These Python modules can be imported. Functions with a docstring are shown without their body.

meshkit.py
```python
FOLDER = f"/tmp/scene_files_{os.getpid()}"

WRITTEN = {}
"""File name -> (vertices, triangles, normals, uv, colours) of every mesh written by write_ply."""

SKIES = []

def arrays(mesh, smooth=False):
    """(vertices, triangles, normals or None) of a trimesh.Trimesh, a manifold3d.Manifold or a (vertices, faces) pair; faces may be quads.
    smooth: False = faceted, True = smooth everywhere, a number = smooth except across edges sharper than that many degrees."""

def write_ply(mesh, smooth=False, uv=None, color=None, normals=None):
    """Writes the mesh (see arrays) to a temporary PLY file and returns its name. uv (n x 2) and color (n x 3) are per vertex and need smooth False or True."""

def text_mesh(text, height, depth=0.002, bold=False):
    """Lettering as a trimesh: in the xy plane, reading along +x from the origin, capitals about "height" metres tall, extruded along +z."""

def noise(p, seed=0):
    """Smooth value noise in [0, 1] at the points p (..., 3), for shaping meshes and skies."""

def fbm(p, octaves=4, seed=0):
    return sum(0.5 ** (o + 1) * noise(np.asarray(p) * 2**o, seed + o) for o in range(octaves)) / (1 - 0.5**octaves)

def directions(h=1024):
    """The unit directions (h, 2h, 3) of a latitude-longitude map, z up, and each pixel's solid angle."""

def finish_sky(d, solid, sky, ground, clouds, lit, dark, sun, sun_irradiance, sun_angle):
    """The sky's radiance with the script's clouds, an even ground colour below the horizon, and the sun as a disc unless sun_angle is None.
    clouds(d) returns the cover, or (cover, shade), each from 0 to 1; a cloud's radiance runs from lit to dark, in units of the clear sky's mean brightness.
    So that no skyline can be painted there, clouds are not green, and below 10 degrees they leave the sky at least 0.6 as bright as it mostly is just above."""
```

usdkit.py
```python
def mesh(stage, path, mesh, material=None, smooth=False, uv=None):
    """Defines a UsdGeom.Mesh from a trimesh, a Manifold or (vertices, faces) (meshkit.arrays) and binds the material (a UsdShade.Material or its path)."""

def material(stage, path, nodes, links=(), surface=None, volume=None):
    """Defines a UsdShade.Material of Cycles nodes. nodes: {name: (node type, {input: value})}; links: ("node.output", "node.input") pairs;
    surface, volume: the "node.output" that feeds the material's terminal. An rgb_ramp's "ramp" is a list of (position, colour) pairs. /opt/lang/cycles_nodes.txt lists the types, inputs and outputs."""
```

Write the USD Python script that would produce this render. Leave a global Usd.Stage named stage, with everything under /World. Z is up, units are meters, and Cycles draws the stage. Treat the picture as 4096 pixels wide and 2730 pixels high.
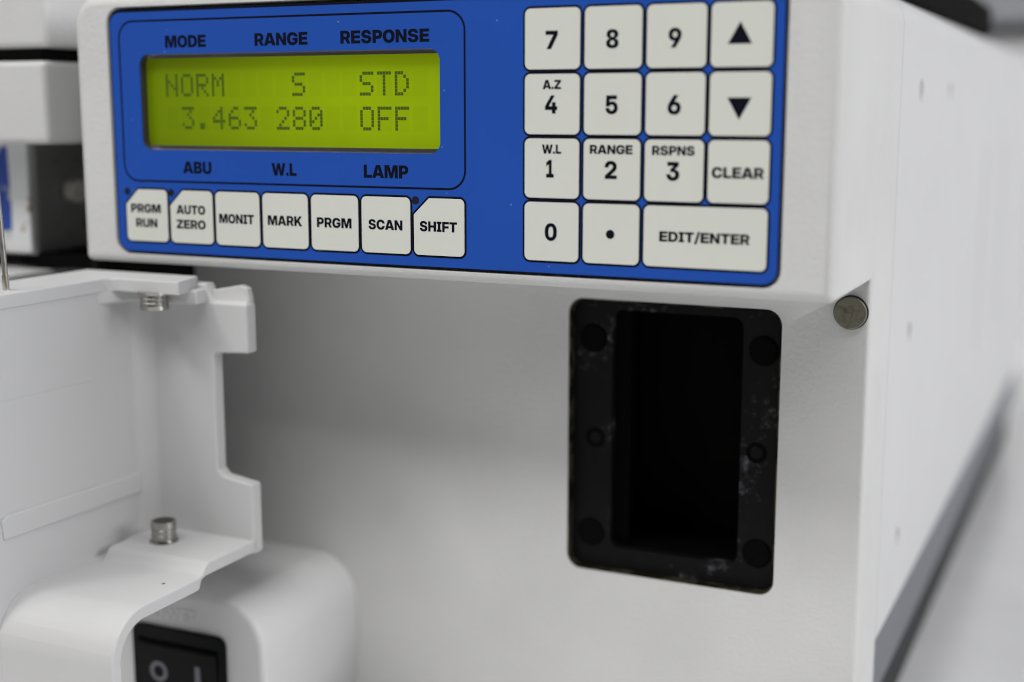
import math, glob, random
import numpy as np, trimesh, usdkit, manifold3d as mf
from shapely import affinity, box as sbox, union_all
from shapely.geometry import Polygon, Point
from PIL import Image, ImageDraw, ImageFont
from pxr import Usd, UsdGeom, UsdLux, UsdShade, Gf, Sdf

random.seed(3); np.random.seed(3)
stage = Usd.Stage.CreateInMemory()
UsdGeom.SetStageUpAxis(stage, 'Z'); UsdGeom.SetStageMetersPerUnit(stage, 1.0)
UsdGeom.Xform.Define(stage, '/World')
MM = 0.001

# ------------------------------------------------------------------ camera
EYE = np.array([180.119, -207.405, 26.707]) * MM
R = np.array([[0.90783858, -0.41330134, -0.07078928], [0.41931856, 0.89522155, 0.15083211], [0.00103297, -0.16661447, 0.98602158]])
right, fwd, up = R[:, 0], R[:, 1], R[:, 2]
cam = UsdGeom.Camera.Define(stage, '/World/camera')
m = np.eye(4); m[0, :3], m[1, :3], m[2, :3], m[3, :3] = right, up, -fwd, EYE
cam.AddTransformOp().Set(Gf.Matrix4d(*m.ravel().tolist()))
AP = 22.3
cam.CreateHorizontalApertureAttr(AP); cam.CreateVerticalApertureAttr(AP * 682 / 1024)
cam.CreateFocalLengthAttr(AP * 5417.5 / 4096)
cam.CreateClippingRangeAttr(Gf.Vec2f(0.005, 50))
cam.CreateFStopAttr(4.8); cam.CreateFocusDistanceAttr(0.2345)
cam.CreateExposureAttr(0.22)

# ------------------------------------------------------------------ light: ceiling lamps of the room and its pale walls
def mat_(name, nodes, links, surface): return usdkit.material(stage, '/World/Looks/' + name, nodes, links, surface=surface)
amb = mat_('room_glow', {'b': ('background_shader', {'color': (0.93, 0.97, 1.0), 'strength': 0.02})}, [], 'b.background')
dome = UsdLux.DomeLight.Define(stage, '/World/room_ambient')
UsdShade.MaterialBindingAPI.Apply(dome.GetPrim()).Bind(amb)

def ceiling_lamp(name, pos, size, power, target, color):
    l = UsdLux.RectLight.Define(stage, '/World/' + name)
    l.CreateWidthAttr(size[0]); l.CreateHeightAttr(size[1]); l.CreateIntensityAttr(power); l.CreateColorAttr(Gf.Vec3f(*color))
    p = np.array(pos, float); z = p - np.array(target, float); z /= np.linalg.norm(z)
    x = np.cross([0, 1, 0.001], z); x /= np.linalg.norm(x); y = np.cross(z, x)
    k = np.eye(4); k[0, :3], k[1, :3], k[2, :3], k[3, :3] = x, y, z, p
    l.AddTransformOp().Set(Gf.Matrix4d(*k.ravel().tolist()))
WARM, COOL = (1.0, 0.99, 0.965), (0.985, 0.988, 1.01)
ceiling_lamp('ceiling_lamp', (0.35, -1.15, 1.7), (1.9, 0.6), 7.2, (0.3, -1.15, 0), WARM)
ceiling_lamp('ceiling_lamp_001', (-0.7, -1.15, 1.7), (0.4, 0.4), 22, (-0.7, -1.15, 0), WARM)
ceiling_lamp('ceiling_lamp_002', (-0.7, -0.3, 1.7), (0.6, 0.6), 6.5, (-0.7, -0.3, 0), WARM)
ceiling_lamp('left_lamp', (-1.4, -1.4, 1.15), (1.0, 1.0), 3.0, (0, 0, 0), WARM)
ceiling_lamp('right_lamp', (1.8, 0.1, 0.7), (1.0, 1.0), 4.5, (0, 0, 0), COOL)
ceiling_lamp('right_lamp_001', (1.6, 0.7, 0.9), (1.0, 1.0), 2.2, (0, 0, 0), COOL)

# ------------------------------------------------------------------ materials
def paint(name, col, rough=0.42, grain=0.0, grain_scale=1500, tone=0.03, spec=0.5):
    n = {'g': ('geometry', {}), 'n1': ('noise_texture', {'scale': 38.0, 'detail': 4.0}), 'm': ('map_range', {'from_min': 0.3, 'from_max': 0.7, 'to_min': 1 - tone, 'to_max': 1 + tone}),
         'c': ('vector_math', {'math_type': 'scale', 'vector1': col}), 'p': ('principled_bsdf', {'roughness': rough, 'specular_ior_level': spec})}
    l = [('g.position', 'n1.vector'), ('n1.fac', 'm.value'), ('m.result', 'c.scale'), ('c.vector', 'p.base_color')]
    if grain:
        n['n2'] = ('noise_texture', {'scale': float(grain_scale), 'detail': 2.0, 'roughness': 0.55})
        n['b'] = ('bump', {'strength': 1.0, 'distance': float(grain)})
        l += [('g.position', 'n2.vector'), ('n2.fac', 'b.height'), ('b.normal', 'p.normal')]
    return mat_(name, n, l, 'p.BSDF')

def plain(name, col, rough=0.5, metal=0.0, spec=0.5):
    return mat_(name, {'p': ('principled_bsdf', {'base_color': col, 'roughness': rough, 'metallic': metal, 'specular_ior_level': spec})}, [], 'p.BSDF')

def metal(name, col, rough, stain=None, scale=300, amount=(0.5, 0.7)):
    n = {'g': ('geometry', {}), 'n1': ('noise_texture', {'scale': float(scale), 'detail': 5.0, 'roughness': 0.6}),
         'm': ('rgb_ramp', {'ramp': [(0, col), (amount[0], col), (amount[1], stain or col), (1, stain or col)]}),
         'r': ('map_range', {'from_min': 0.3, 'from_max': 0.75, 'to_min': rough, 'to_max': min(1, rough * 2)}),
         'p': ('principled_bsdf', {'metallic': 1.0})}
    return mat_(name, n, [('g.position', 'n1.vector'), ('n1.fac', 'm.fac'), ('m.color', 'p.base_color'), ('n1.fac', 'r.value'), ('r.result', 'p.roughness')], 'p.BSDF')

M = {}
M['white'] = paint('white_textured_paint', (0.60, 0.60, 0.595), 0.42, grain=0.00012, grain_scale=1150, tone=0.045)
M['cover'] = paint('white_cover_paint', (0.60, 0.60, 0.605), 0.45, grain=0.00001, grain_scale=900, tone=0.015)
M['plastic'] = paint('lit_white_plastic', (0.66, 0.66, 0.665), 0.5, tone=0.015, spec=0.35)  # same plastic as the bracket, made paler for its brighter light
M['bracket'] = paint('shaded_white_plastic', (0.54, 0.54, 0.545), 0.5, tone=0.015, spec=0.4)  # same plastic as the switch box, darkened for the shade on its walls
M['neighbour'] = paint('white_grained_paint', (0.58, 0.58, 0.58), 0.42, grain=0.00009, grain_scale=1200)
M['chassis'] = paint('grey_chassis_paint', (0.135, 0.145, 0.165), 0.5, tone=0.03)
M['blue'] = paint('blue_printed_film', (0.014, 0.073, 0.385), 0.5, grain=0.000004, grain_scale=2500, tone=0.03, spec=0.12)
M['key'] = paint('cream_key_film', (0.63, 0.64, 0.59), 0.5, grain=0.000006, grain_scale=2200, tone=0.015, spec=0.3)
M['ink'] = plain('black_navy_ink', (0.004, 0.005, 0.012), 0.7, spec=0.06)
M['led'] = plain('dark_indicator_window', (0.012, 0.014, 0.024), 0.5, spec=0.1)
M['surround'] = plain('brown_black_window_surround', (0.055, 0.042, 0.036), 0.35)
M['lcd_frame'] = plain('tinned_display_frame', (0.62, 0.58, 0.52), 0.25, 1.0)
M['nickel'] = metal('worn_nickel', (0.20, 0.195, 0.15), 0.32, (0.12, 0.10, 0.06), 620)
M['steel'] = metal('screw_steel', (0.55, 0.53, 0.50), 0.22, (0.45, 0.42, 0.38), 300)
M['bright_screw'] = plain('bright_cap_screw_steel', (0.62, 0.60, 0.56), 0.38, 0.4)
M['skirt'] = plain('dark_grey_base_paint', (0.022, 0.023, 0.026), 0.6, spec=0.2)
M['screw'] = plain('turned_screw_steel', (0.40, 0.385, 0.36), 0.22, 1.0)
M['dark_steel'] = plain('dark_socket_steel', (0.09, 0.085, 0.075), 0.4, 1.0)
M['rubber'] = plain('black_rubber', (0.003, 0.003, 0.003), 0.8, spec=0.04)
M['black_gap'] = plain('black_void_paint', (0.008, 0.008, 0.008), 0.8, spec=0.1)
M['tunnel'] = plain('matt_black_lining', (0.0025, 0.0025, 0.0025), 0.8, spec=0.05)
M['olive'] = metal('dirty_cut_edge', (0.10, 0.09, 0.06), 0.5, (0.02, 0.018, 0.012), 160, (0.45, 0.55))
M['switch'] = plain('black_switch_plastic', (0.0035, 0.004, 0.0045), 0.4, spec=0.1)
M['switch_mark'] = plain('grey_switch_mark', (0.17, 0.17, 0.20), 0.5)
M['liner_black'] = plain('black_magnet_ring', (0.01, 0.01, 0.01), 0.5)
M['sticker'] = mat_('blue_white_sticker', {'g': ('geometry', {}), 'n': ('noise_texture', {'scale': 130.0, 'detail': 3.0}),
    'r': ('rgb_ramp', {'ramp': [(0, (0.02, 0.06, 0.33)), (0.53, (0.02, 0.06, 0.33)), (0.56, (0.5, 0.53, 0.5)), (1, (0.45, 0.5, 0.45))]}), 'p': ('principled_bsdf', {'roughness': 0.4})},
    [('g.position', 'n.vector'), ('n.fac', 'r.fac'), ('r.color', 'p.base_color')], 'p.BSDF')
M['pump'] = mat_('lit_stained_steel', {'g': ('geometry', {}), 'n': ('noise_texture', {'scale': 210.0, 'detail': 4.0, 'roughness': 0.65}),
    'r': ('rgb_ramp', {'ramp': [(0, (0.74, 0.75, 0.76)), (0.60, (0.70, 0.71, 0.72)), (0.67, (0.28, 0.2, 0.07)), (0.75, (0.16, 0.1, 0.02)), (1, (0.12, 0.08, 0.02))]}), 'p': ('principled_bsdf', {'metallic': 0.15, 'roughness': 0.4})},
    [('g.position', 'n.vector'), ('n.fac', 'r.fac'), ('r.color', 'p.base_color')], 'p.BSDF')  # steel with real stains, its base paled for the lit front
M['block_steel'] = metal('shaded_block_steel', (0.30, 0.30, 0.30), 0.3, (0.16, 0.12, 0.06), 260, (0.6, 0.68))  # same steel block, darkened for its shaded side
M['port'] = mat_('black_dusty_frame', {'g': ('geometry', {}), 'n': ('noise_texture', {'scale': 620.0, 'detail': 5.0, 'roughness': 0.75}), 'n2': ('noise_texture', {'scale': 110.0, 'detail': 2.0}),
    'mul': ('math', {'math_type': 'multiply'}), 'r': ('rgb_ramp', {'ramp': [(0, (0.0035, 0.0035, 0.0035)), (0.30, (0.005, 0.005, 0.005)), (0.36, (0.035, 0.035, 0.042)), (0.45, (0.2, 0.2, 0.23)), (1, (0.18, 0.18, 0.2))]}),
    'p': ('principled_bsdf', {'roughness': 0.6, 'specular_ior_level': 0.12})},
    [('g.position', 'n.vector'), ('g.position', 'n2.vector'), ('n.fac', 'mul.value1'), ('n2.fac', 'mul.value2'), ('mul.value', 'r.fac'), ('r.color', 'p.base_color')], 'p.BSDF')
M['bench'] = paint('pale_bench_laminate', (0.68, 0.68, 0.69), 0.18, tone=0.03, spec=0.9)
M['wall'] = plain('white_room_wall', (0.66, 0.66, 0.67), 0.7)
M['cabinet'] = plain('grey_cabinet_paint', (0.27, 0.28, 0.30), 0.5)
# display glass: backlit, glow set weaker towards the left, top and bottom
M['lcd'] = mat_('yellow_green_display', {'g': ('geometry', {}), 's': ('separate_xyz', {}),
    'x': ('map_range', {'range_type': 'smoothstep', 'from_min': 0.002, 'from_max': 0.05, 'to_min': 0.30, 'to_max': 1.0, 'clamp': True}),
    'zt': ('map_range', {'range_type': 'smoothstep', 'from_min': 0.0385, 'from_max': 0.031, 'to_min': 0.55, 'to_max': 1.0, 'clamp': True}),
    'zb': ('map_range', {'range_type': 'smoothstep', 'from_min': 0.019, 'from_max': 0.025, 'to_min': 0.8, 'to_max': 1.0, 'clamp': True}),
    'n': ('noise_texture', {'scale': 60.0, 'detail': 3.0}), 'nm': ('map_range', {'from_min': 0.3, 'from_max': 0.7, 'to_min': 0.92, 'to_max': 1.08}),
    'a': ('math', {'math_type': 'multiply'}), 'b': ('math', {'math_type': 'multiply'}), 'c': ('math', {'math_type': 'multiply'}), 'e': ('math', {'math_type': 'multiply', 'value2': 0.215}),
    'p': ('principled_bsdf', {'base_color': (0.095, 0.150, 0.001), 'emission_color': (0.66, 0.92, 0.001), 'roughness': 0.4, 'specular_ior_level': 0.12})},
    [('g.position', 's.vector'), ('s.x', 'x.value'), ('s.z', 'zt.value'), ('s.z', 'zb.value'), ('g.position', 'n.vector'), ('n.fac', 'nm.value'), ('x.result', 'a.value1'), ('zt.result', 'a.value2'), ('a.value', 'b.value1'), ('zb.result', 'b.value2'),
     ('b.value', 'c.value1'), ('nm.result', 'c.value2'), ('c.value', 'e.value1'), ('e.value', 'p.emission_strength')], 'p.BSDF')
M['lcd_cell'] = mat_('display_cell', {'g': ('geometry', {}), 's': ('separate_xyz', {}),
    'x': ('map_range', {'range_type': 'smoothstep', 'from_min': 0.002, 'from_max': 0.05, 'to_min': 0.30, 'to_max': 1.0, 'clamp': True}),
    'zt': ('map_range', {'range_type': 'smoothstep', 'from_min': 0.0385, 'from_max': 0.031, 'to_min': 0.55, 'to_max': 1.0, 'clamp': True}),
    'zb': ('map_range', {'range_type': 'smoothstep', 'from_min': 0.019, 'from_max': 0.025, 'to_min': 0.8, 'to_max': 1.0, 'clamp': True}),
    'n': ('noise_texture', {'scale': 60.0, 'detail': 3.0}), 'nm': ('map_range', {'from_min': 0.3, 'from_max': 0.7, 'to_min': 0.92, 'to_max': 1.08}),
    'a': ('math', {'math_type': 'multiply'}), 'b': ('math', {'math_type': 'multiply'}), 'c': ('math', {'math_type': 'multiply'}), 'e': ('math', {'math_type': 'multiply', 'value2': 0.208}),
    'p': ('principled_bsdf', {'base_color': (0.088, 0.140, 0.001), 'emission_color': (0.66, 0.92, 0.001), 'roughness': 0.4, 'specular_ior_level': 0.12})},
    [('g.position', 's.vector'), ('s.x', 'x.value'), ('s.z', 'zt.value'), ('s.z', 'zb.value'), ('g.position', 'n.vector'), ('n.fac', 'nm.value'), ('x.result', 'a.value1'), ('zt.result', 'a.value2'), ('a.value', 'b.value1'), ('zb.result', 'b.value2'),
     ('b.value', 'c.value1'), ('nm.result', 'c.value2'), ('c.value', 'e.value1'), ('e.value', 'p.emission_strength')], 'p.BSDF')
M['lcd_dot'] = mat_('dark_display_dot', {'p': ('principled_bsdf', {'base_color': (0.035, 0.055, 0.003), 'emission_color': (0.5, 0.9, 0.02), 'emission_strength': 0.03, 'roughness': 0.5, 'specular_ior_level': 0.2})}, [], 'p.BSDF')

# ------------------------------------------------------------------ helpers
_count = {}
def numbered(path):
    n = _count.get(path, 0); _count[path] = n + 1
    return path if n == 0 else f'{path}_{n:03d}'

def tag(p, label=None, category=None, group=None, kind=None):
    for k, v in dict(label=label, category=category, group=group, kind=kind).items():
        if v: p.SetCustomDataByKey(k, v)
    return p

def thing(name, loc, label, category, group=None):
    x = UsdGeom.Xform.Define(stage, numbered('/World/' + name)); x.AddTranslateOp().Set(Gf.Vec3d(*[float(a) * MM for a in loc]))
    p = x.GetPrim(); tag(p, label, category, group); ORIG[str(p.GetPath())] = np.array(loc, float); return p
ORIG = {}

def arr(mesh):
    if hasattr(mesh, 'to_mesh'):
        q = mesh.to_mesh(); return np.array(q.vert_properties[:, :3], float), np.array(q.tri_verts)
    return np.array(mesh.vertices, float), np.array(mesh.faces)

def part(parent, name, mesh, material, smooth=30, label=None, kind=None):
    """mesh in millimetres, in world position; stored relative to its thing"""
    base = str(parent.GetPath()); root = '/'.join(base.split('/')[:3])
    v, f = arr(mesh); v = (v - ORIG[root]) * MM
    p = usdkit.mesh(stage, numbered(base + '/' + name), trimesh.Trimesh(v, f, process=False), M[material], smooth=smooth).GetPrim()
    return tag(p, label, None, None, kind)

def rrect(x0, z0, x1, z1, r, n=8):
    r = (r,) * 4 if np.isscalar(r) else r      # bottom-left, bottom-right, top-right, top-left
    pts = []
    for (cx, cz, a0), rad in zip(((x0, z0, 180), (x1, z0, 270), (x1, z1, 0), (x0, z1, 90)), r):
        rad = max(rad, 1e-4); ox = cx + rad * (1 if cx == x0 else -1); oz = cz + rad * (1 if cz == z0 else -1)
        for k in range(n + 1):
            a = math.radians(a0 + 90 * k / n); pts.append((ox + rad * math.cos(a), oz + rad * math.sin(a)))
    return Polygon(pts)

def cs(poly):
    polys = getattr(poly, 'geoms', [poly]); rings = []
    for g in polys:
        g = g.normalize(); rings.append(np.array(g.exterior.coords)[:-1][::-1]); rings += [np.array(i.coords)[:-1][::-1] for i in g.interiors]
    return mf.CrossSection([[tuple(p) for p in r] for r in rings], mf.FillRule.EvenOdd)

def slab(poly, y0, y1):
    """a shape drawn in x and z, solid from y0 (front) to y1"""
    s = mf.Manifold.extrude(cs(poly), float(y1 - y0))
    return s.transform(np.array([[1, 0, 0, 0], [0, 0, -1, y1], [0, 1, 0, 0]], float))

def along_x(poly, x0, x1):
    """a shape drawn in y and z, solid from x0 to x1"""
    s = mf.Manifold.extrude(cs(poly), float(x1 - x0))
    return s.transform(np.array([[0, 0, 1, x0], [1, 0, 0, 0], [0, 1, 0, 0]], float))

def along_z(poly, z0, z1):
    return mf.Manifold.extrude(cs(poly), float(z1 - z0)).translate((0, 0, float(z0)))

def filleted(poly, y0, y1, r, n=5):
    """convex shape in x, z with a rounded front edge"""
    pts = []
    for k in range(n + 1):
        a = math.pi / 2 * k / n
        p = np.array(poly.buffer(-(r - r * math.sin(a)) - 1e-5, quad_segs=10).exterior.coords)
        pts += [(x, y0 + r - r * math.cos(a), z) for x, z in p]
    pts += [(x, y1, z) for x, z in np.array(poly.exterior.coords)]
    return mf.Manifold.hull_points(np.array(pts, float))

BALL = mf.Manifold.sphere(1.0, 12)
def softened(fn, poly, a, b, r):
    """extrusion with every edge rounded by r"""
    return fn(poly.buffer(-r, join_style=2), a + r, b - r).minkowski_sum(BALL.scale((r, r, r)))

def rod(p0, p1, r0, r1=None, n=24):
    p0, p1 = np.array(p0, float), np.array(p1, float); d = p1 - p0; L = np.linalg.norm(d); z = d / L
    x = np.cross(z, [0.3, 1, 0.2]); x /= np.linalg.norm(x); y = np.cross(z, x)
    c = mf.Manifold.cylinder(L, r0, r1 if r1 is not None else r0, n)
    return c.transform(np.column_stack([x, y, z, p0]))

FONT = {}
def lettering(text, x0, x1, z0, z1, y, depth=0.03, weight=860, opsz=32):
    """black print: the word fitted into the box it fills on the panel"""
    key = (weight, opsz)
    if key not in FONT:
        f = ImageFont.truetype(glob.glob('/opt/blender-*/*/datafiles/fonts/Inter.woff2')[0], 150); f.set_variation_by_axes([opsz, weight]); FONT[key] = f
    font = FONT[key]
    a, b, c, d = font.getbbox(text, anchor='ls')
    im = Image.new('L', (c - a + 8, d - b + 8)); ImageDraw.Draw(im).text((4 - a, 4 - b), text, 255, font, anchor='ls')
    on = np.pad(np.asarray(im) > 127, ((0, 0), (1, 1))).astype(np.int8)
    rows, st = np.nonzero(np.diff(on, axis=1) == 1); en = np.nonzero(np.diff(on, axis=1) == -1)[1]
    g = union_all(sbox(st, -rows - 1, en, -rows)).buffer(0.8).buffer(-0.8).simplify(0.8)
    bx0, bz0, bx1, bz1 = g.bounds; sx, sz = (x1 - x0) / (bx1 - bx0), (z1 - z0) / (bz1 - bz0)
    g = affinity.affine_transform(g, [sx, 0, 0, sz, x0 - bx0 * sx, z0 - bz0 * sz])
    ms = []
    for q in getattr(g, 'geoms', [g]):
        e = trimesh.creation.extrude_polygon(q, depth, engine='earcut'); v = np.array(e.vertices)
        ms.append(trimesh.Trimesh(np.column_stack([v[:, 0], y - v[:, 2], v[:, 1]]), e.faces, process=False))
    return trimesh.util.concatenate(ms)

def disc(x, z, r, n=40): return Point(x, z).buffer(r, quad_segs=n // 4)

# ------------------------------------------------------------------ the setting
def flat(name, x0, y0, x1, y1, z, material):
    v = np.array([[x0, y0, z], [x1, y0, z], [x1, y1, z], [x0, y1, z]], float) * MM
    p = usdkit.mesh(stage, '/World/' + name, (v, np.array([[0, 1, 2, 3]])), M[material]).GetPrim(); return tag(p, kind='structure')
def tag_label(p, l): p.SetCustomDataByKey('label', l); return p
DESK = -107.5
tag_label(flat('bench_top', -900, -500, 900, 1100, DESK, 'bench'), 'pale laminate bench top under the white instrument')
wv = np.array([[-1500, 1100, -400], [1500, 1100, -400], [1500, 1100, 1500], [-1500, 1100, 1500]], float) * MM
tag(usdkit.mesh(stage, '/World/room_wall', (wv, np.array([[0, 1, 2, 3]])), M['wall']).GetPrim(), 'pale room wall far behind the white instrument', kind='structure')

# ------------------------------------------------------------------ the instrument
XL, XR, ZT = -8.85, 138.85, 48.75
det = thing('laboratory_detector', (65, 0, DESK), 'white laboratory instrument with blue keypad panel, green display and black square port', 'laboratory instrument')
head_poly = rrect(XL, -2.35, XR, ZT, (1.3, 1.3, 6, 6))
head = filleted(head_poly, -0.28, 52.8, 2.0)
body_poly = rrect(XL, -106, XR, ZT, (1.3, 1.3, 6, 6))
body = filleted(body_poly, 32, 52.8, 0.9)
shell = head + body
pocket = rrect(-0.05, -0.05, 129.90, 45.70, 2.55)
rim = []
for off, y in ((0.55, -0.5), (0.36, -0.285), (0.05, -0.06), (0, 0.02), (0, 2.7)):
    rim += [(x, y, z) for x, z in np.array(pocket.buffer(off, quad_segs=10).exterior.coords)]
shell -= mf.Manifold.hull_points(np.array(rim))
port = rrect(81.65, -62.5, 123.25, -8.4, 3.0)
shell -= slab(port, 30, 51.5)
shell -= rod((135.4, 31, -8.0), (135.4, 40, -8.0), 3.05, n=48)
part(det, 'front_housing', shell, 'white', 32)

# rear cover, chassis, feet
cov = mf.Manifold.hull_points(np.array([(x, y, z) for x, z in np.array(rrect(XL, -76.3, XR, ZT, (0.4, 0.4, 6, 6)).exterior.coords) for y in (53.05, 390)]))
for y, z, r in ((77.8, 31.1, 2.3), (122.6, 31.6, 2.2), (78.0, -17.9, 2.1), (75.6, -61.2, 2.0)):
    s = mf.Manifold.sphere(1.0, 40).scale((1.7, r, r)).translate((XR + 0.1, y, z)); cov -= s
for y in (205.0, 262.0):
    cov -= mf.Manifold.cube((0.5, 6, 60)).translate((XR - 0.25, y, -42))
part(det, 'rear_cover', cov, 'cover', 32)
part(det, 'chassis_base', mf.Manifold.cube((XR - XL - 1.4, 328, 13.1)).translate((XL + 0.7, 53.9, -90.6)) + mf.Manifold.cube((XR - XL - 7, 330, 2)).translate((XL + 3.5, 52.8, -78.2)), 'chassis', False)
part(det, 'base_skirt', mf.Manifold.cube((XR - XL - 6.0, 330, -90.5 - DESK - 0.3)).translate((XL + 3.0, 54, DESK + 0.3)), 'skirt', False)
for fx in (8, 122):
    for fy in (64, 372):
        part(det, 'rubber_foot', rod((fx, fy, DESK), (fx, fy, -90.6), 8, 9), 'rubber', 40)

part(det, 'added_side_cheek', mf.Manifold.cube((1.6, 31.0, 93.0)).translate((XL + 0.1, 1.6, -95.6)), 'black_gap', False)  # black plate added to stop light from the left behind the bracket

# blue film panel with the window cut out
win = rrect(6.75, 19.62, 70.8, 37.34, 2.0)
panel = part(det, 'control_panel', slab(rrect(0, 0, 129.85, 45.6, 2.5).difference(win), 0, 0.3), 'blue', False)
PR = rrect(0, 0, 129.85, 45.6, 2.5)
part(panel, 'edge_line', slab(PR.buffer(0.03).difference(PR.buffer(-0.13)), -0.012, 0.32), 'ink', False)
ol = rrect(2.15, 13.66, 75.55, 43.5, 3.2)
part(panel, 'top_gap_shade', slab(PR.buffer(0.02).difference(affinity.translate(PR, 0, -0.42)).intersection(sbox(-1, 40, 131, 47)), -0.02, 0.3), 'ink', False)  # wider dark strip, drawn for the gap and the shade under the lip
part(panel, 'border_line', slab(ol.buffer(0.18).difference(ol.buffer(-0.18)), -0.012, 0.1), 'ink', False)
T1, T0 = 0.0, 2.26
for t, a, b, z in (('MODE', 13.03, 22.34, 38.44), ('RANGE', 33.15, 44.44, 38.43), ('RESPONSE', 51.26, 68.83, 38.45), ('ABU', 16.05, 22.61, 15.24), ('W.L', 36.07, 41.46, 15.27), ('LAMP', 55.56, 64.49, 15.29)):
    part(panel, 'printed_word', lettering(t, a, b, z, z + T0, 0.0), 'ink', False)
for x in (2.52, 13.05, 65.85):
    part(panel, 'indicator_light', slab(disc(x, 11.57, 0.72), -0.012, 0.1), 'led', False)

rng = np.random.default_rng(5); vs, fs = [], []
for k in range(46):
    x, z = rng.uniform(2, 128), rng.uniform(1.2, 44.5); w, h = rng.uniform(0.05, 0.13), rng.uniform(0.05, 0.2); a = rng.uniform(0, 3)
    if win.buffer(0.3).contains(Point(x, z)): continue
    i = len(vs); c_, s_ = math.cos(a), math.sin(a)
    vs += [(x + c_ * p - s_ * q, -0.015, z + s_ * p + c_ * q) for p, q in ((-w, -h), (w, -h), (w, h), (-w, h))]; fs += [(i, i + 1, i + 2), (i, i + 2, i + 3)]
M['dust'] = plain('pale_dust', (0.16, 0.22, 0.42), 0.8)
part(panel, 'dust_specks', trimesh.Trimesh(np.array(vs), np.array(fs), process=False), 'dust', False, kind='stuff')

# display
part(det, 'window_surround', slab(win.buffer(2).difference(win.buffer(0.01)), 0.31, 2.1), 'surround', 30)
glass = rrect(4.8, 18.6, 72.6, 38.2, 0.5)
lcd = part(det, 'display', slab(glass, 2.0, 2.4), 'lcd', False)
opening = rrect(5.2, 20.42, 70.75, 36.62, 1.4)
part(lcd, 'display_frame', slab(rrect(4.6, 18.2, 72.8, 38.4, 0.6).difference(opening), 1.72, 1.99), 'lcd_frame', False)
vs, fs = [], []
for r in range(2):
    for k in range(16):
        a, b = 11.15 + 3.55 * k, 33.75 - 6.06 * r; i = len(vs)
        vs += [(a, 1.993, b - 4.3), (a + 2.95, 1.993, b - 4.3), (a + 2.95, 1.993, b), (a, 1.993, b)]; fs += [(i, i + 1, i + 2), (i, i + 2, i + 3)]
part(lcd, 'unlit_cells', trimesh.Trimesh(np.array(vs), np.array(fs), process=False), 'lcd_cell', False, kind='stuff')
DOTS = {'N': '10001 10001 11001 10101 10011 10001 10001', 'O': '01110 10001 10001 10001 10001 10001 01110', 'R': '11110 10001 10001 11110 10100 10010 10001', 'M': '10001 11011 10101 10101 10001 10001 10001',
        'S': '01111 10000 10000 01110 00001 00001 11110', 'T': '11111 00100 00100 00100 00100 00100 00100', 'D': '11100 10010 10001 10001 10001 10010 11100', '3': '11111 00010 00100 00010 00001 10001 01110',
        '.': '00000 00000 00000 00000 00000 01100 01100', '4': '00010 00110 01010 10010 11111 00010 00010', '6': '00110 01000 10000 11110 10001 10001 01110', '2': '01110 10001 00001 00010 00100 01000 11111',
        '8': '01110 10001 10001 01110 10001 10001 01110', '0': '01110 10001 10011 10101 11001 10001 01110', 'F': '11111 10000 10000 11110 10000 10000 10000'}
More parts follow.
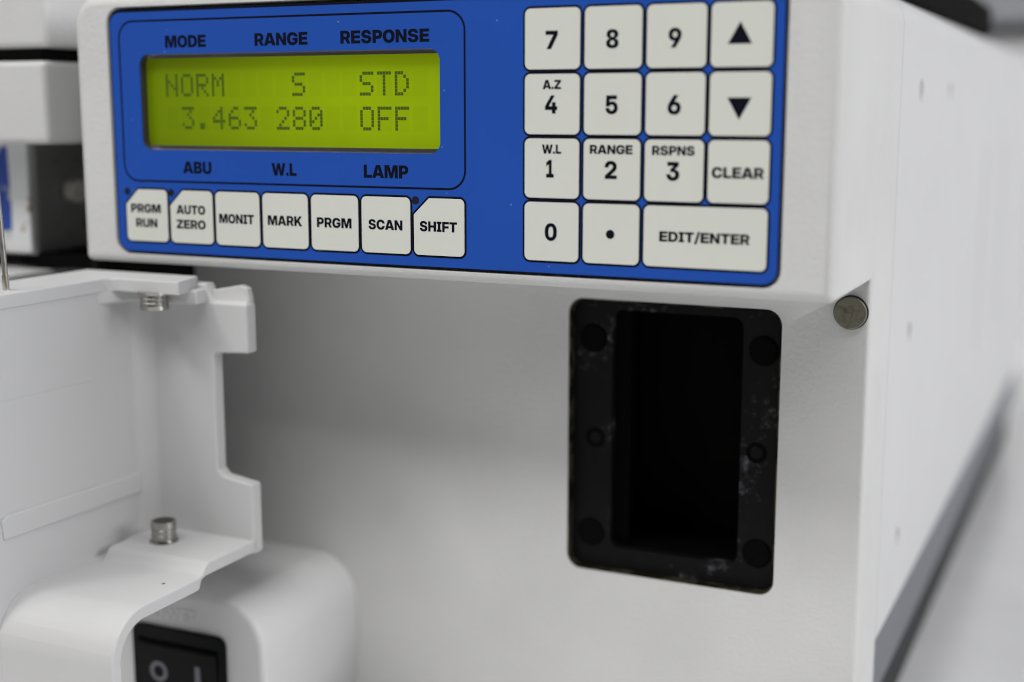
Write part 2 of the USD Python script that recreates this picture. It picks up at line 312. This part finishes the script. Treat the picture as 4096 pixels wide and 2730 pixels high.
for text, top in (('NORM    S   STD ', 33.70), (' 3.463 280  OFF ', 27.64)):
    for k, ch in enumerate(text):
        if ch == ' ': continue
        x0 = 11.21 + 3.55 * k; vs, fs = [], []
        for r, row in enumerate(DOTS[ch].split()):
            for c_, on in enumerate(row):
                if on == '1':
                    a, b = x0 + 0.568 * c_, top - 0.6 * r; i = len(vs)
                    vs += [(a, 1.985, b - 0.55), (a + 0.52, 1.985, b - 0.55), (a + 0.52, 1.985, b), (a, 1.985, b)]; fs += [(i, i + 1, i + 2), (i, i + 2, i + 3)]
        part(lcd, 'character', trimesh.Trimesh(np.array(vs), np.array(fs), process=False), 'lcd_dot', False, kind='stuff')

# keys
def key(poly, words, label=None):
    k = part(det, 'key', slab(poly.buffer(-0.02), -0.10, 0.05).minkowski_sum(BALL.scale((0.02, 0.05, 0.02))), 'key', 25)
    part(k, 'key_outline', slab(poly.buffer(0.37, quad_segs=8).difference(poly.buffer(-0.05)), -0.03, 0.1), 'ink', False)
    for w in words:
        if w[0] == 'shape': part(k, 'legend', slab(w[1], -0.18, -0.12), 'ink', False)
        else: part(k, 'legend', lettering(*w, -0.15), 'ink', False)

KX = [86.72, 97.27, 107.80, 118.27]; KZ = [33.62, 23.12, 12.67, 2.2]; KW = 9.73; KH = 9.75
def sq(c_, r): return rrect(KX[c_], KZ[r], KX[c_] + KW, KZ[r] + KH, 0.95)
key(sq(0, 0), [('7', 90.4, 92.56, 36.85, 39.76)]); key(sq(1, 0), [('8', 100.95, 103.07, 36.76, 39.76)]); key(sq(2, 0), [('9', 111.38, 113.5, 36.7, 39.74)])
key(sq(3, 0), [('shape', Polygon([(120.95, 37.1), (124.75, 37.1), (122.85, 40.45)]))])
key(sq(0, 1), [('A.Z', 89.93, 93.19, 30.42, 31.9), ('4', 90.37, 92.54, 26.48, 29.42)]); key(sq(1, 1), [('5', 101.0, 103.08, 26.38, 29.38)]); key(sq(2, 1), [('6', 111.45, 113.61, 26.33, 29.4)])
key(sq(3, 1), [('shape', Polygon([(121.1, 28.95), (124.9, 28.95), (123.0, 25.6)]))])
key(sq(0, 2), [('W.L', 89.86, 93.29, 19.95, 21.45), ('1', 90.64, 91.98, 16.05, 18.95)]); key(sq(1, 2), [('RANGE', 98.35, 105.71, 20.02, 21.5), ('2', 100.97, 103.07, 16.04, 18.94)])
key(sq(2, 2), [('RSPNS', 109.0, 116.04, 19.96, 21.48), ('3', 111.46, 113.61, 15.96, 18.95)]); key(sq(3, 2), [('CLEAR', 118.9, 127.2, 16.53, 18.27)])
key(sq(0, 3), [('0', 90.44, 92.62, 5.57, 8.51)]); key(sq(1, 3), [('shape', disc(102.06, 7.05, 0.74))])
key(rrect(KX[2], KZ[3], KX[3] + KW, KZ[3] + KH, 0.95), [('EDIT/ENTER', 110.48, 125.29, 6.02, 7.98)])
SX = [2.25 + 10.553 * k for k in range(7)]
soft = [[('PRGM', 3.39, 10.51, 7.56, 9.28), ('RUN', 4.46, 9.56, 4.78, 6.48)], [('AUTO', 14.25, 20.94, 7.58, 9.3), ('ZERO', 14.17, 20.93, 4.82, 6.54)], [('MONIT', 24.1, 31.95, 6.18, 7.96)], [('MARK', 35.01, 42.45, 6.23, 8.01)],
        [('PRGM', 45.64, 52.91, 6.19, 8.01)], [('SCAN', 56.43, 63.28, 6.22, 8.03)], [('SHIFT', 66.76, 74.0, 6.25, 8.06)]]
for k in range(7):
    p = rrect(SX[k], 2.12, SX[k] + 9.82, 12.02, 0.95)
    if k in (0, 1, 6):
        p = p.difference(Polygon([(SX[k] - 1, 9.15 - 1.0), (SX[k] - 1, 14), (SX[k] + 3.1 + 2, 14), (SX[k] + 3.0 + 0.05, 12.07), (SX[k] - 0.05, 9.1)])).buffer(-0.4).buffer(0.4)
    key(p, soft[k])

# black port with its frame
pf = part(det, 'port_frame', slab(port.buffer(-0.02).difference(rrect(89.9, -58.0, 115.6, -10.6, 2.0)), 34.3, 36.2), 'port', 30)
for x, z in ((86.05, -16.4), (119.5, -16.45), (85.9, -55.4), (119.35, -55.2)):
    part(pf, 'rubber_pad', softened(slab, disc(x, z, 2.55), 33.95, 34.6, 0.12), 'rubber', 30)
    part(pf, 'pad_ring', slab(disc(x, z, 2.85).difference(disc(x, z, 2.5)), 34.27, 34.4), 'tunnel', False)
for x, z in ((86.6, -36.1), (118.7, -35.8)):
    part(pf, 'screw_hole', slab(disc(x, z, 2.0).difference(disc(x, z, 1.15)), 34.27, 34.5), 'rubber', 30)
    part(pf, 'screw_bore', slab(disc(x + 0.1, z, 1.12), 34.28, 34.4), 'black_gap', False)
part(det, 'port_tunnel', slab(rrect(88.5, -59.5, 117, -9.2, 2.0), 36.2, 51.3) - slab(rrect(89.9, -58.0, 115.6, -10.6, 2.0), 36.0, 50.8), 'tunnel', 30)
part(det, 'port_tunnel_step', mf.Manifold.cube((2.6, 1.4, 47.2)).translate((89.95, 37.2, -57.9)), 'rubber', False)
part(det, 'port_liner', slab(port.buffer(-0.03).difference(port.buffer(-0.32)), 32.25, 34.28), 'olive', 30)

# round door magnet
mg = part(det, 'door_magnet', softened(slab, disc(135.45, -8.0, 2.86), 30.6, 36, 0.18), 'nickel', 35)
part(mg, 'magnet_ring', slab(disc(135.4, -8.0, 3.04).difference(disc(135.4, -8.0, 2.9)), 31.6, 36), 'liner_black', False)
st = np.array(Polygon([(135.9, -6.6), (136.1, -6.9), (135.95, -8.7), (135.5, -10.2), (135.2, -10.1), (135.6, -8.3), (135.7, -7.0)]).exterior.coords)
M['rust'] = plain('rust_stain', (0.14, 0.085, 0.03), 0.6)
part(mg, 'rust_stain', slab(Polygon([(135.75, -7.1), (136.1, -7.3), (136.02, -8.5), (135.75, -9.0), (135.5, -9.8), (135.38, -9.7), (135.62, -8.6)]), 30.585, 30.7), 'rust', False)

# power switch box
hp = rrect(-6, -118, 32.4, -67.3, (0.5, 0.5, 9.5, 9.5))
hp = hp.intersection(sbox(-10, DESK + 2, 60, 0))
sb = filleted(hp, -2, 32.2, 1.3)
part(det, 'switch_box', sb, 'plastic', 32)
rk = part(det, 'rocker_switch', softened(slab, rrect(1.0, -112, 23.7, -74.95, 2.0).intersection(sbox(-10, -98, 60, 0)), -3.0, -1.9, 0.3) - slab(rrect(2.4, -97, 22.2, -77.6, 0.8), -5, -2.3), 'switch', 30)
rp = Polygon([(-2.2, -78.0), (-3.4, -78.9), (-2.6, -97), (-1.95, -97), (-1.95, -78.0)])
part(rk, 'rocker', along_x(rp, 2.6, 22.0), 'switch', 30)
part(rk, 'off_mark', slab(disc(7.65, -84.3, 2.15).difference(disc(7.65, -84.3, 1.25)), -3.27, -3.0), 'switch_mark', False)
part(rk, 'on_mark', slab(sbox(16.7, -86.4, 17.9, -81.7), -3.33, -3.0), 'switch_mark', False)
part(det, 'raised_word', lettering('POWER', 3.4, 17.3, -73.6, -70.8, -1.9, depth=0.32), 'plastic', 25)

# ------------------------------------------------------------------ corner bracket in front of the instrument, flush with its left side
ZU, ZL, XB, XW = -54.7, -56.9, 29.9, 4.6
YB, YF, RS = -0.5, -41.2, 8.6            # front of the back wall, front of the shelf, its rounding
br = thing('corner_bracket', (10, -20, DESK), 'white moulded corner bracket with two hinge screws in front of the grey recess', 'bracket')
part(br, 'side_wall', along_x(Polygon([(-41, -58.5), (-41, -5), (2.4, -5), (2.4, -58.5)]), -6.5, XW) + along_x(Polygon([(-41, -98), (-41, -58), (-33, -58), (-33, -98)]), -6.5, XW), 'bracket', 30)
bw = Polygon([(3.5, -57.5), (3.5, -5.4), (20.6, -5.4), (21.8, -8.85), (XB, -8.85), (XB, -18.2), (22.5, -18.6), (21.9, -19.2), (21.9, -41.5), (23.1, -42.7), (XB, -43.7), (XB, -57.5)])
bwm = softened(slab, bw, YB, YB + 3.0, 0.45)
bwm += mf.Manifold.hull_points(np.array([(19.3, -0.25, -9.3), (29.5, -0.25, -9.3), (29.2, 0.9, -8.2), (19.3, 0.9, -8.6), (19.3, 2.4, -10), (29.5, 2.4, -10)], float))
bwm += mf.Manifold.hull_points(np.array([(x, y, z) for y in (1.2, 2.15) for x, z in ((19.0, -10), (19.0, -7.4), (27.6, -5.75), (28.9, -6.2), (29.3, -8), (29.3, -10))], float)).minkowski_sum(BALL.scale((0.3, 0.3, 0.3)))
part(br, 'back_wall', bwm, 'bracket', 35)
cf = [(XW - 0.1, YB + 0.2), (XW - 0.1, YB - 3.8)] + [(XW - 0.1 + 4.0 - 4.0 * math.cos(a), YB - 3.8 + 3.95 * math.sin(a) - 0.1) for a in np.linspace(0, math.pi / 2, 9)] + [(XW + 4.0, YB + 0.2)]
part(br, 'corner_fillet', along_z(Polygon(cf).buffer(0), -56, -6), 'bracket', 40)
lip = Polygon([(-8.8, -46), (-8.8, 0.5), (18.1, 0.6), (20.9, -8.8), (6.8, -8.8), (5.5, -9.6), (5.0, -11), (5.0, -36.6), (4.6, -37.2), (4.6, -46)])
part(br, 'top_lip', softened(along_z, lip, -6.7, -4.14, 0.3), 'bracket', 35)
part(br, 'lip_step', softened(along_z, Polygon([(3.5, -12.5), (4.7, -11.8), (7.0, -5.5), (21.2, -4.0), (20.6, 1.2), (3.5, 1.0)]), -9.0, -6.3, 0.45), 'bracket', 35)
def arc(cy, cz, r, a0, a1, n=12): return [(cy + r * math.cos(math.radians(a)), cz + r * math.sin(math.radians(a))) for a in np.linspace(a0, a1, n)]
prof = [(0.5, ZU), (-14.2, ZU), (-15.4, ZU - 0.4), (-16.6, ZL + 0.3), (-17.6, ZL), (YF + RS, ZL)] + arc(YF + RS, ZL - RS, RS, 90, 180)[1:] + [(YF, -98), (YF + 2.3, -98)] + arc(YF + RS, ZL - RS, RS - 2.3, 180, 90) + [(-18.6, ZL - 2.3), (-17.4, ZL - 2.2), (-16.6, ZU - 2.7), (-15.2, ZU - 2.4), (0.5, ZU - 2.4)]
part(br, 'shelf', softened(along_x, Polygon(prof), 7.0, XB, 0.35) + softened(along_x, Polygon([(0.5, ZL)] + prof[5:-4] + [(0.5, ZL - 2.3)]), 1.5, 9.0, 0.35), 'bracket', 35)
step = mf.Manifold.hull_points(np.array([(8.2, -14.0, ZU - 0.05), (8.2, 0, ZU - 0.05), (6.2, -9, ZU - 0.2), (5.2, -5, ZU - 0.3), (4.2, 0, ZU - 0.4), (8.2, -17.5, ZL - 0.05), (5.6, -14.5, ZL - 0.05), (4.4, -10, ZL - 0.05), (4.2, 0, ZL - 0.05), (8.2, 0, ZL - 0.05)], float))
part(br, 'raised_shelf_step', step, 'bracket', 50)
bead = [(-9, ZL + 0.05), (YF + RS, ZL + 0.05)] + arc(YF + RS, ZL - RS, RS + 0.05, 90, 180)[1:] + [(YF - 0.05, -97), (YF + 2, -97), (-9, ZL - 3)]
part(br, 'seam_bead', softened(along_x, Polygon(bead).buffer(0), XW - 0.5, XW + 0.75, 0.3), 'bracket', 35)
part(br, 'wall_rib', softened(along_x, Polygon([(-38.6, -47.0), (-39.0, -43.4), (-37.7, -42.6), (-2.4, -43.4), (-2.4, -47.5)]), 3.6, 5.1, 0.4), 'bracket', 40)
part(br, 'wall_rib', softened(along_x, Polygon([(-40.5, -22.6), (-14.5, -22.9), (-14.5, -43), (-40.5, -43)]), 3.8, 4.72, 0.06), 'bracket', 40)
part(br, 'speck', rod((25.8, -22.4, ZL - 0.1), (25.8, -22.4, ZL + 0.03), 0.3, n=12), 'dark_steel', False)
def hinge_screw(x, y, z0, z1, r):
    h = z1 - z0
    s = part(br, 'hinge_screw', rod((x, y, z0), (x, y, z0 + 0.16 * h), r * 1.14, r * 1.1, n=40) + rod((x, y, z0), (x, y, z0 + 0.80 * h), r * 0.93, n=40) + rod((x, y, z0 + 0.78 * h), (x, y, z1), r, r * 0.97, n=40), 'screw', 40)
    for q in (0.38, 0.62):
        t = trimesh.creation.torus(r * 0.93, 0.16, 36, 10); t.apply_translation((x, y, z0 + q * h)); part(s, 'ridge', t, 'screw', 60)
    part(s, 'socket', rod((x, y, z1 - 0.3 * np.sign(h)), (x, y, z1 + 0.02 * np.sign(h)), r * 0.8, n=32), 'dark_steel', False)
hinge_screw(14.4, -8.0, ZU - 0.3, ZU + 4.1, 2.45)
hinge_screw(14.2, -7.6, -6.3, -9.7, 2.7)

# ------------------------------------------------------------------ neighbouring instrument at the left
nb = thing('pump_instrument', (-60, 40, DESK), 'white grained instrument with stained steel block at the left edge', 'laboratory instrument')
upper = filleted(rrect(-120, 39.4, -18.6, 90, (1.0, 1.0, 2, 2)), 3, 60, 1.2)
part(nb, 'upper_housing', upper, 'neighbour', 32)
part(nb, 'lower_housing', filleted(rrect(-120, 20.25, -19.6, 36.75, 1.2), 3, 60, 1.2), 'neighbour', 32)
part(nb, 'dark_joint', mf.Manifold.cube((99, 44, 4)).translate((-122, 6, 36)), 'black_gap', False)
ph = part(nb, 'pump_head', softened(along_z, rrect(-90, 14, -35.0, 48, (1.5, 1.5, 1.5, 1.5)), -4.0, 21.5, 1.0), 'block_steel', 35)
part(nb, 'lit_front_plate', softened(slab, rrect(-90, -3.4, -35.9, 21, 0.6), 13.5, 14.4, 0.25), 'pump', 35)  # plate added over the same block, pale to show its lit front
part(nb, 'cap_screw', rod((-35.4, 25.5, 9.4), (-32.4, 25.5, 9.4), 2.5, n=32) - rod((-33.0, 25.5, 9.4), (-31, 25.5, 9.4), 1.3, n=6), 'bright_screw', 40)
part(nb, 'under_pump_shade', mf.Manifold.cube((22, 24, 2.6)).translate((-40.5, 15, -6.4)), 'rubber', 40)  # black block put in for the shade under the pump head
sp_ = Polygon([(-60, 19.4), (-41.3, 19.4), (-41.1, 10.9), (-41.0, 6.1), (-41.2, 0.9), (-42.3, -0.9), (-44, 1.5), (-60, 4)])
part(nb, 'blue_sticker', slab(sp_, 13.44, 13.6), 'sticker', False)
part(nb, 'white_tray', mf.Manifold.cube((85, 37, 2)).translate((-117, 1.5, -9.0)), 'neighbour', False)
part(nb, 'rear_panel', mf.Manifold.cube((150, 3, 130)).translate((-160, 61, -100)), 'black_gap', False)

tube = thing('steel_capillary', (1.3, -30.7, -4), 'thin shiny steel capillary tube standing at the far left edge', 'tube')
pts = [(0.9, -30.7, -4.2), (0.82, -30.7, -0.4), (0.5, -30.7, 7.2), (0.3, -30.9, 14.7), (0.2, -31.1, 24.1), (-0.2, -31.6, 48)]
part(tube, 'tube_wall', mf.Manifold.batch_boolean([rod(a, b, 0.48, n=20) for a, b in zip(pts, pts[1:])], mf.OpType.Add), 'steel', 40)
part(tube, 'ferrule', rod((0.9, -30.7, -4.2), (0.88, -30.7, -1.5), 0.6, n=20), 'lcd_frame', 40)

# ------------------------------------------------------------------ on top and behind
rs = thing('shaded_gap_strip', (120, 140, ZT), 'long black strip standing for the shaded gap and rubber feet on top of the white instrument', 'dark strip')
part(rs, 'strip_body', softened(along_z, rrect(95, 30, 136.5, 229, 3), ZT, ZT + 9, 1.5), 'rubber', 40)  # black bar put in for the shaded gap and foot above the cover
cb = thing('grey_cabinet', (150, 700, DESK), 'blurred grey cabinet far behind the top of the white instrument', 'cabinet')
part(cb, 'cabinet_body', mf.Manifold.cube((700, 200, 330)).translate((-450, 640, 78)), 'cabinet', False)
part(cb, 'cabinet_plinth', mf.Manifold.cube((700, 180, 179)).translate((-450, 655, DESK)), 'wall', False)
